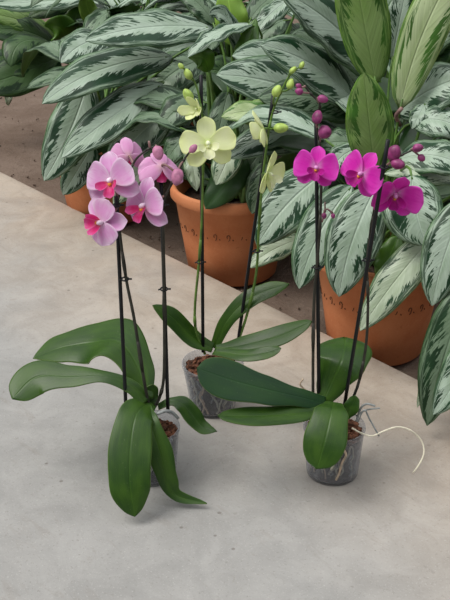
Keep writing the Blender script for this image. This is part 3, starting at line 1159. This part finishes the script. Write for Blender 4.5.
spike(rt, c, [(150, 412, 1.71), (144, 380, 1.705), (134, 318, 1.70), (126, 278, 1.70), (119, 225, 1.70), (118, 198, 1.71), (125, 180, 1.72), (132, 166, 1.73), (138, 157, 1.73), (150, 148, 1.73), (157, 147, 1.73)], .0032, .0016, 'stem_d')
spike(rt, c, [(153, 410, 1.72), (160, 396, 1.715), (164, 372, 1.71), (164, 300, 1.71), (163, 235, 1.71), (163, 204, 1.705), (170, 187, 1.705), (178, 172, 1.71), (184, 160, 1.71), (191, 150, 1.71)], .0032, .0016, 'stem_d')
mb = MB()
mb.tube(curve([P(150, 148, 1.73), P(149.5, 145, 1.73), P(149, 141, 1.73)], 4), .002, 0, 6)
mb.build('stem_tip', [M['stem_m']], rt, c)
clip(rt, c, 125, 279, 1.702)
clip(rt, c, 164, 289, 1.714)
clip(rt, c, 162, 205, 1.714)
clip(rt, c, 117, 205, 1.703)
flower(rt, c, 111, 181, 1.68, (-.25, -.12, 1), 12, 62, 'pink', (118, 200, 1.71))
flower(rt, c, 102, 222, 1.67, (-.55, -.22, .8), -78, 58, 'pink', (118, 207, 1.705))
flower(rt, c, 129, 156, 1.75, (-.25, .10, -1), 0, 40, 'pink', (134, 165, 1.73), half=.35)
flower(rt, c, 145, 206, 1.68, (-.62, -.15, .75), 4, 60, 'pink', (164, 196, 1.705))
flower(rt, c, 162, 166, 1.72, (-.25, -.45, -.85), 10, 52, 'pink', (177, 174, 1.71), half=.55)
bud(rt, c, 158, 153, 1.66, (.25, -1, .2), 7.5, 5.5, 'bud_pink', (156, 147, 1.73), 'stem_m')
bud(rt, c, 177, 177, 1.66, (-.15, -1, .2), 9, 6, 'bud_pink', (183, 162, 1.71), 'stem_m')
bud(rt, c, 193.5, 148.5, 1.70, (.6, .7, .1), 5, 3.6, 'bud_pink', (190, 151, 1.71), 'stem_m')
for pts, r, m in (([(120, 437, 1.66), (112, 431, 1.66), (106, 433, 1.66), (103, 437, 1.66)], .0013, 'root_tan'), ([(157, 414, 1.69), (166, 411, 1.685), (173, 413, 1.69), (178, 418, 1.70)], .0032, 'root_grey')):
    mb = MB()
    off = -24 if m == 'root_tan' else 0
    mb.tube(curve([P(a + (0 if not off else 14), b + off * .5, y) for a, b, y in pts], 14), r, 0, 7)
    mb.build('root', [M[m]], rt, c)

# ================= back orchid: pale green
rt, c = orchid_pot(213, 408, .0665, .047, .115, 'orchid with pale green flowers in a clear pot, standing further back than the others', seed=8, nroot=26)
S([(213, 348, 1.955), (192, 337, 1.95), (172, 317, 1.945), (153, 305, 1.94)], [5, 9, 9, 4], 'orchid_a', k=.6, seed=11)
S([(214, 348, 1.965), (226, 322, 1.975), (246, 301, 1.985), (268, 290, 1.99), (289, 284, 1.99)], [5, 7, 9, 8, 4], 'orchid_a', k=.6, seed=12)
S([(215, 349, 1.95), (243, 345, 1.93), (278, 336, 1.915), (312, 321, 1.905)], [4, 9, 10, 6], 'orchid_c', k=.5, seed=13)
S([(214, 351, 1.94), (244, 355, 1.90), (265, 353, 1.885), (281, 348, 1.88)], [4, 6, 6, 4], 'orchid_a', k=.5, seed=14)
stake(rt, c, (203, 352, 1.95), (201, 75, 1.95))
stake(rt, c, (236, 356, 1.975), (274, 90, 1.975))
spike(rt, c, [(205, 354, 1.955), (196, 330, 1.95), (195, 305, 1.945), (199, 262, 1.94), (202, 215, 1.938), (203, 170, 1.938), (203, 130, 1.94), (201, 108, 1.94), (197, 88, 1.945), (191, 76, 1.95), (183, 67, 1.95)], .0030, .0016, 'stem_l')
spike(rt, c, [(232, 358, 1.975), (246, 318, 1.975), (256, 275, 1.97), (259, 225, 1.965), (263, 175, 1.962), (269, 130, 1.962), (274, 108, 1.962), (281, 92, 1.965), (288, 78, 1.965), (294, 71, 1.965), (301, 66, 1.965)], .0030, .0016, 'stem_l')
clip(rt, c, 200, 262, 1.944)
clip(rt, c, 257, 251, 1.97)
clip(rt, c, 275, 112, 1.965)
flower(rt, c, 208, 144, 1.90, (.05, -.10, 1), 5, 58, 'lime', (203, 130, 1.94))
flower(rt, c, 197, 109, 1.92, (-.45, -.1, .8), 30, 25, 'lime', (201, 106, 1.94), half=.1)
flower(rt, c, 264, 129, 1.94, (-.9, -.3, -.25), 10, 44, 'lime', (268, 134, 1.962), half=.7)
flower(rt, c, 267, 174, 1.92, (.85, -.25, .35), -15, 50, 'lime', (263, 178, 1.962), half=.75)
bud(rt, c, 188, 95, 1.93, (-.5, .75, .2), 7, 4.8, 'bud_lime', (198, 100, 1.94), 'stem_l')
bud(rt, c, 188, 74, 1.945, (-.5, .8, .1), 6, 4, 'bud_lime', (194, 80, 1.95), 'stem_l')
bud(rt, c, 181, 66, 1.945, (-.6, .6, .1), 3.5, 2.6, 'bud_lime', (184, 68, 1.95), 'stem_l')
bud(rt, c, 281, 128, 1.93, (1, 0, .2), 7.5, 5, 'bud_lime', (269, 130, 1.962), 'stem_l')
bud(rt, c, 277, 91, 1.945, (.45, .85, .1), 6.5, 4.6, 'bud_lime', (274, 105, 1.962), 'stem_l')
bud(rt, c, 290.5, 84, 1.945, (.25, .9, .1), 5.5, 3.8, 'bud_lime', (282, 91, 1.965), 'stem_l')
bud(rt, c, 293, 70, 1.955, (.6, .6, .1), 4.5, 2.8, 'bud_lime', (289, 76, 1.965), 'stem_l')
bud(rt, c, 302, 65, 1.955, (.4, .8, .1), 3.8, 2.6, 'bud_lime', (300, 67, 1.965), 'stem_l')

# ================= right orchid: magenta
rt, c = orchid_pot(332, 472, .0605, .0505, .11, 'orchid with magenta flowers in a clear pot at front right', seed=14, nroot=16)
S([(326, 404, 1.71), (300, 397, 1.69), (265, 389, 1.67), (228, 379, 1.66), (197, 368, 1.655)], [7, 9, 15, 20, 17], 'orchid_b', k=.6, fold=.08, seed=21)
S([(322, 410, 1.69), (292, 414, 1.66), (255, 416, 1.635), (218, 416, 1.62)], [6, 9, 10, 6], 'orchid_a', k=.45, seed=22)
S([(334, 402, 1.69), (331, 414, 1.65), (325, 440, 1.615), (317, 469, 1.595)], [9, 18, 22, 17], 'orchid_a', k=.72, fold=.08, seed=23)
S([(322, 404, 1.72), (331, 384, 1.735), (341, 362, 1.745), (345, 346, 1.79), (345, 338, 1.84)], [7, 15, 25, 28, 22], 'orchid_a', k=.75, fold=-.05, seed=24, wave=.004)
S([(346, 417, 1.70), (351, 408, 1.70), (356, 396, 1.705)], [4, 8, 5], 'orchid_c', k=.75, seed=25)
stake(rt, c, (319, 405, 1.735), (316, 112, 1.735))
stake(rt, c, (344, 408, 1.73), (388, 140, 1.625))
spike(rt, c, [(313, 408, 1.735), (313, 360, 1.732), (314, 300, 1.728), (319, 240, 1.725), (321, 190, 1.725), (320, 150, 1.725), (317, 125, 1.725), (320, 106, 1.725), (317, 100, 1.725), (310, 93, 1.725), (305, 86, 1.725)], .0030, .0016, 'stem_d')
spike(rt, c, [(346, 412, 1.73), (358, 385, 1.728), (366, 345, 1.725), (368, 300, 1.722), (367, 262, 1.72), (371, 228, 1.718), (377, 195, 1.718), (384, 170, 1.718), (394, 160, 1.715), (404, 154, 1.712), (413, 150, 1.71)], .0030, .0015, 'stem_d')
clip(rt, c, 317, 267, 1.73)
clip(rt, c, 367.5, 260, 1.674)
clip(rt, c, 384, 167, 1.636)
flower(rt, c, 316, 168, 1.68, (-.08, -.12, 1), -6, 46, 'magenta', (320, 150, 1.725))
flower(rt, c, 362, 174, 1.66, (-.62, -.12, .78), -20, 50, 'magenta', (378, 190, 1.718))
flower(rt, c, 395, 194, 1.68, (.05, -.60, .75), -12, 52, 'magenta', (378, 192, 1.718), half=.62)
bud(rt, c, 325, 132, 1.71, (.35, -.1, 1), 6.5, 7, 'bud_mag', (319, 146, 1.725), 'stem_m')
bud(rt, c, 317.5, 117, 1.71, (.2, .95, .1), 7, 5.3, 'bud_mag', (318, 127, 1.725), 'stem_m')
bud(rt, c, 323, 99, 1.71, (.9, -.3, .2), 5.5, 4, 'bud_mag', (319, 103, 1.725), 'stem_m')
bud(rt, c, 299, 91.5, 1.71, (-.9, .2, .1), 4.2, 3.6, 'bud_mag', (309, 93, 1.725), 'stem_m')
bud(rt, c, 298.5, 86, 1.715, (-.8, .4, .1), 3.2, 2.6, 'bud_mag', (305, 86, 1.725), 'stem_m')
bud(rt, c, 394, 153, 1.69, (.2, .7, .6), 9, 7, 'bud_mag', (385, 168, 1.718), 'stem_m')
bud(rt, c, 398, 164, 1.68, (.8, -.3, .5), 7.5, 5.5, 'bud_mag', (386, 167, 1.718), 'stem_m')
bud(rt, c, 418, 148, 1.70, (.9, .1, .2), 5.5, 4.3, 'bud_mag', (412, 150, 1.71), 'stem_m')
bud(rt, c, 421.5, 158, 1.70, (.6, -.7, .2), 4.2, 3.6, 'bud_mag', (413, 151, 1.71), 'stem_m')
mb = MB()
mb.tube(curve([P(322, 222, 1.724), P(325, 212, 1.715), P(327, 209, 1.712), P(331, 212, 1.71), P(333, 216, 1.71)], 12), .0016, 0, 6)
mb.tube(curve([P(325, 212, 1.715), P(325, 206, 1.715), P(325, 202, 1.716)], 5), .0013, 0, 6)
mb.build('side_shoot', [M['stem_m']], rt, c)
bud(rt, c, 324, 216, 1.71, (0, -1, .2), 3.2, 2.6, 'bud_mag', (325, 210, 1.714), 'stem_m')
bud(rt, c, 333, 216, 1.708, (.2, -1, .2), 2.8, 2.2, 'bud_mag', (332, 212, 1.71), 'stem_m')
# aerial roots
for pts, r, m in (([(352, 428, 1.70), (361, 433, 1.69), (372, 436, 1.68), (384, 431, 1.68), (397, 427, 1.69), (410, 430, 1.69), (421, 440, 1.69), (424, 452, 1.68), (420, 463, 1.67), (413, 473, 1.665)], .0017, 'root_white'),
                  ([(356, 422, 1.70), (361, 408, 1.70), (367, 404, 1.70), (375, 406, 1.70)], .0022, 'root_grey'),
                  ([(357, 424, 1.69), (364, 410, 1.68), (370, 420, 1.68), (379, 436, 1.68)], .0017, 'root_grey'),
                  ([(356, 416, 1.71), (366, 410, 1.70), (380, 408, 1.70)], .0016, 'root_grey'),
                  ([(318, 402, 1.74), (308, 392, 1.75), (303, 388, 1.75), (300, 384, 1.75), (303, 379, 1.75)], .0018, 'root_tan'),
                  ([(344, 436, 1.655), (343, 447, 1.66), (346, 455, 1.665), (342, 463, 1.67), (339, 474, 1.672), (336, 480, 1.673)], .0022, 'root_tan'),
                  ([(334, 448, 1.655), (335, 460, 1.665), (331, 470, 1.67)], .002, 'root')):
    mb = MB()
    mb.tube(curve([P(*p) for p in pts], 26), r, 0, 7)
    mb.build('root', [M[m]], rt, c)
mb = MB()
mb.blob(P(350, 424, 1.68), Vector((1, .1, -.1)), .018, .006, 0, 8, 6, ridge=.2)
mb.build('bark_chip', [M['bark']], rt, c)

# ------------------------------------------------------------------ light
w = bpy.data.worlds.new('sky')
SC.world = w
w.use_nodes = True
nt = w.node_tree
nt.nodes.clear()
out = nt.nodes.new('ShaderNodeOutputWorld')
bg = nt.nodes.new('ShaderNodeBackground')
tc = nt.nodes.new('ShaderNodeTexCoord')
sp = nt.nodes.new('ShaderNodeSeparateXYZ')
mr = nt.nodes.new('ShaderNodeMapRange')
ramp = nt.nodes.new('ShaderNodeValToRGB')
nt.links.new(tc.outputs['Generated'], sp.inputs[0])
nt.links.new(sp.outputs[2], mr.inputs[0])
mr.inputs[1].default_value = -.1
mr.inputs[2].default_value = 1.0
nt.links.new(mr.outputs[0], ramp.inputs[0])
ramp.color_ramp.elements[0].color = (.05, .05, .05, 1)
ramp.color_ramp.elements[1].color = (1.55, 1.57, 1.60, 1)
e = ramp.color_ramp.elements.new(.45)
e.color = (.34, .345, .35, 1)
nt.links.new(ramp.outputs[0], bg.inputs[0])
bg.inputs[1].default_value = .85
nt.links.new(bg.outputs[0], out.inputs[0])

sd = bpy.data.lights.new('sun', 'SUN')
sd.energy = 2.3
sd.angle = math.radians(34)
sd.color = (1.0, .96, .90)
sun = bpy.data.objects.new('sun', sd)
COL.objects.link(sun)
d = Vector((.62, .17, -1.0)).normalized()          # the way the light travels
sun.rotation_euler = d.to_track_quat('-Z', 'Y').to_euler()

vs = SC.view_settings
vs.view_transform = 'Standard'
vs.look = 'None'
vs.gamma = 1
vs.exposure = 0.08
vs.use_curve_mapping = False
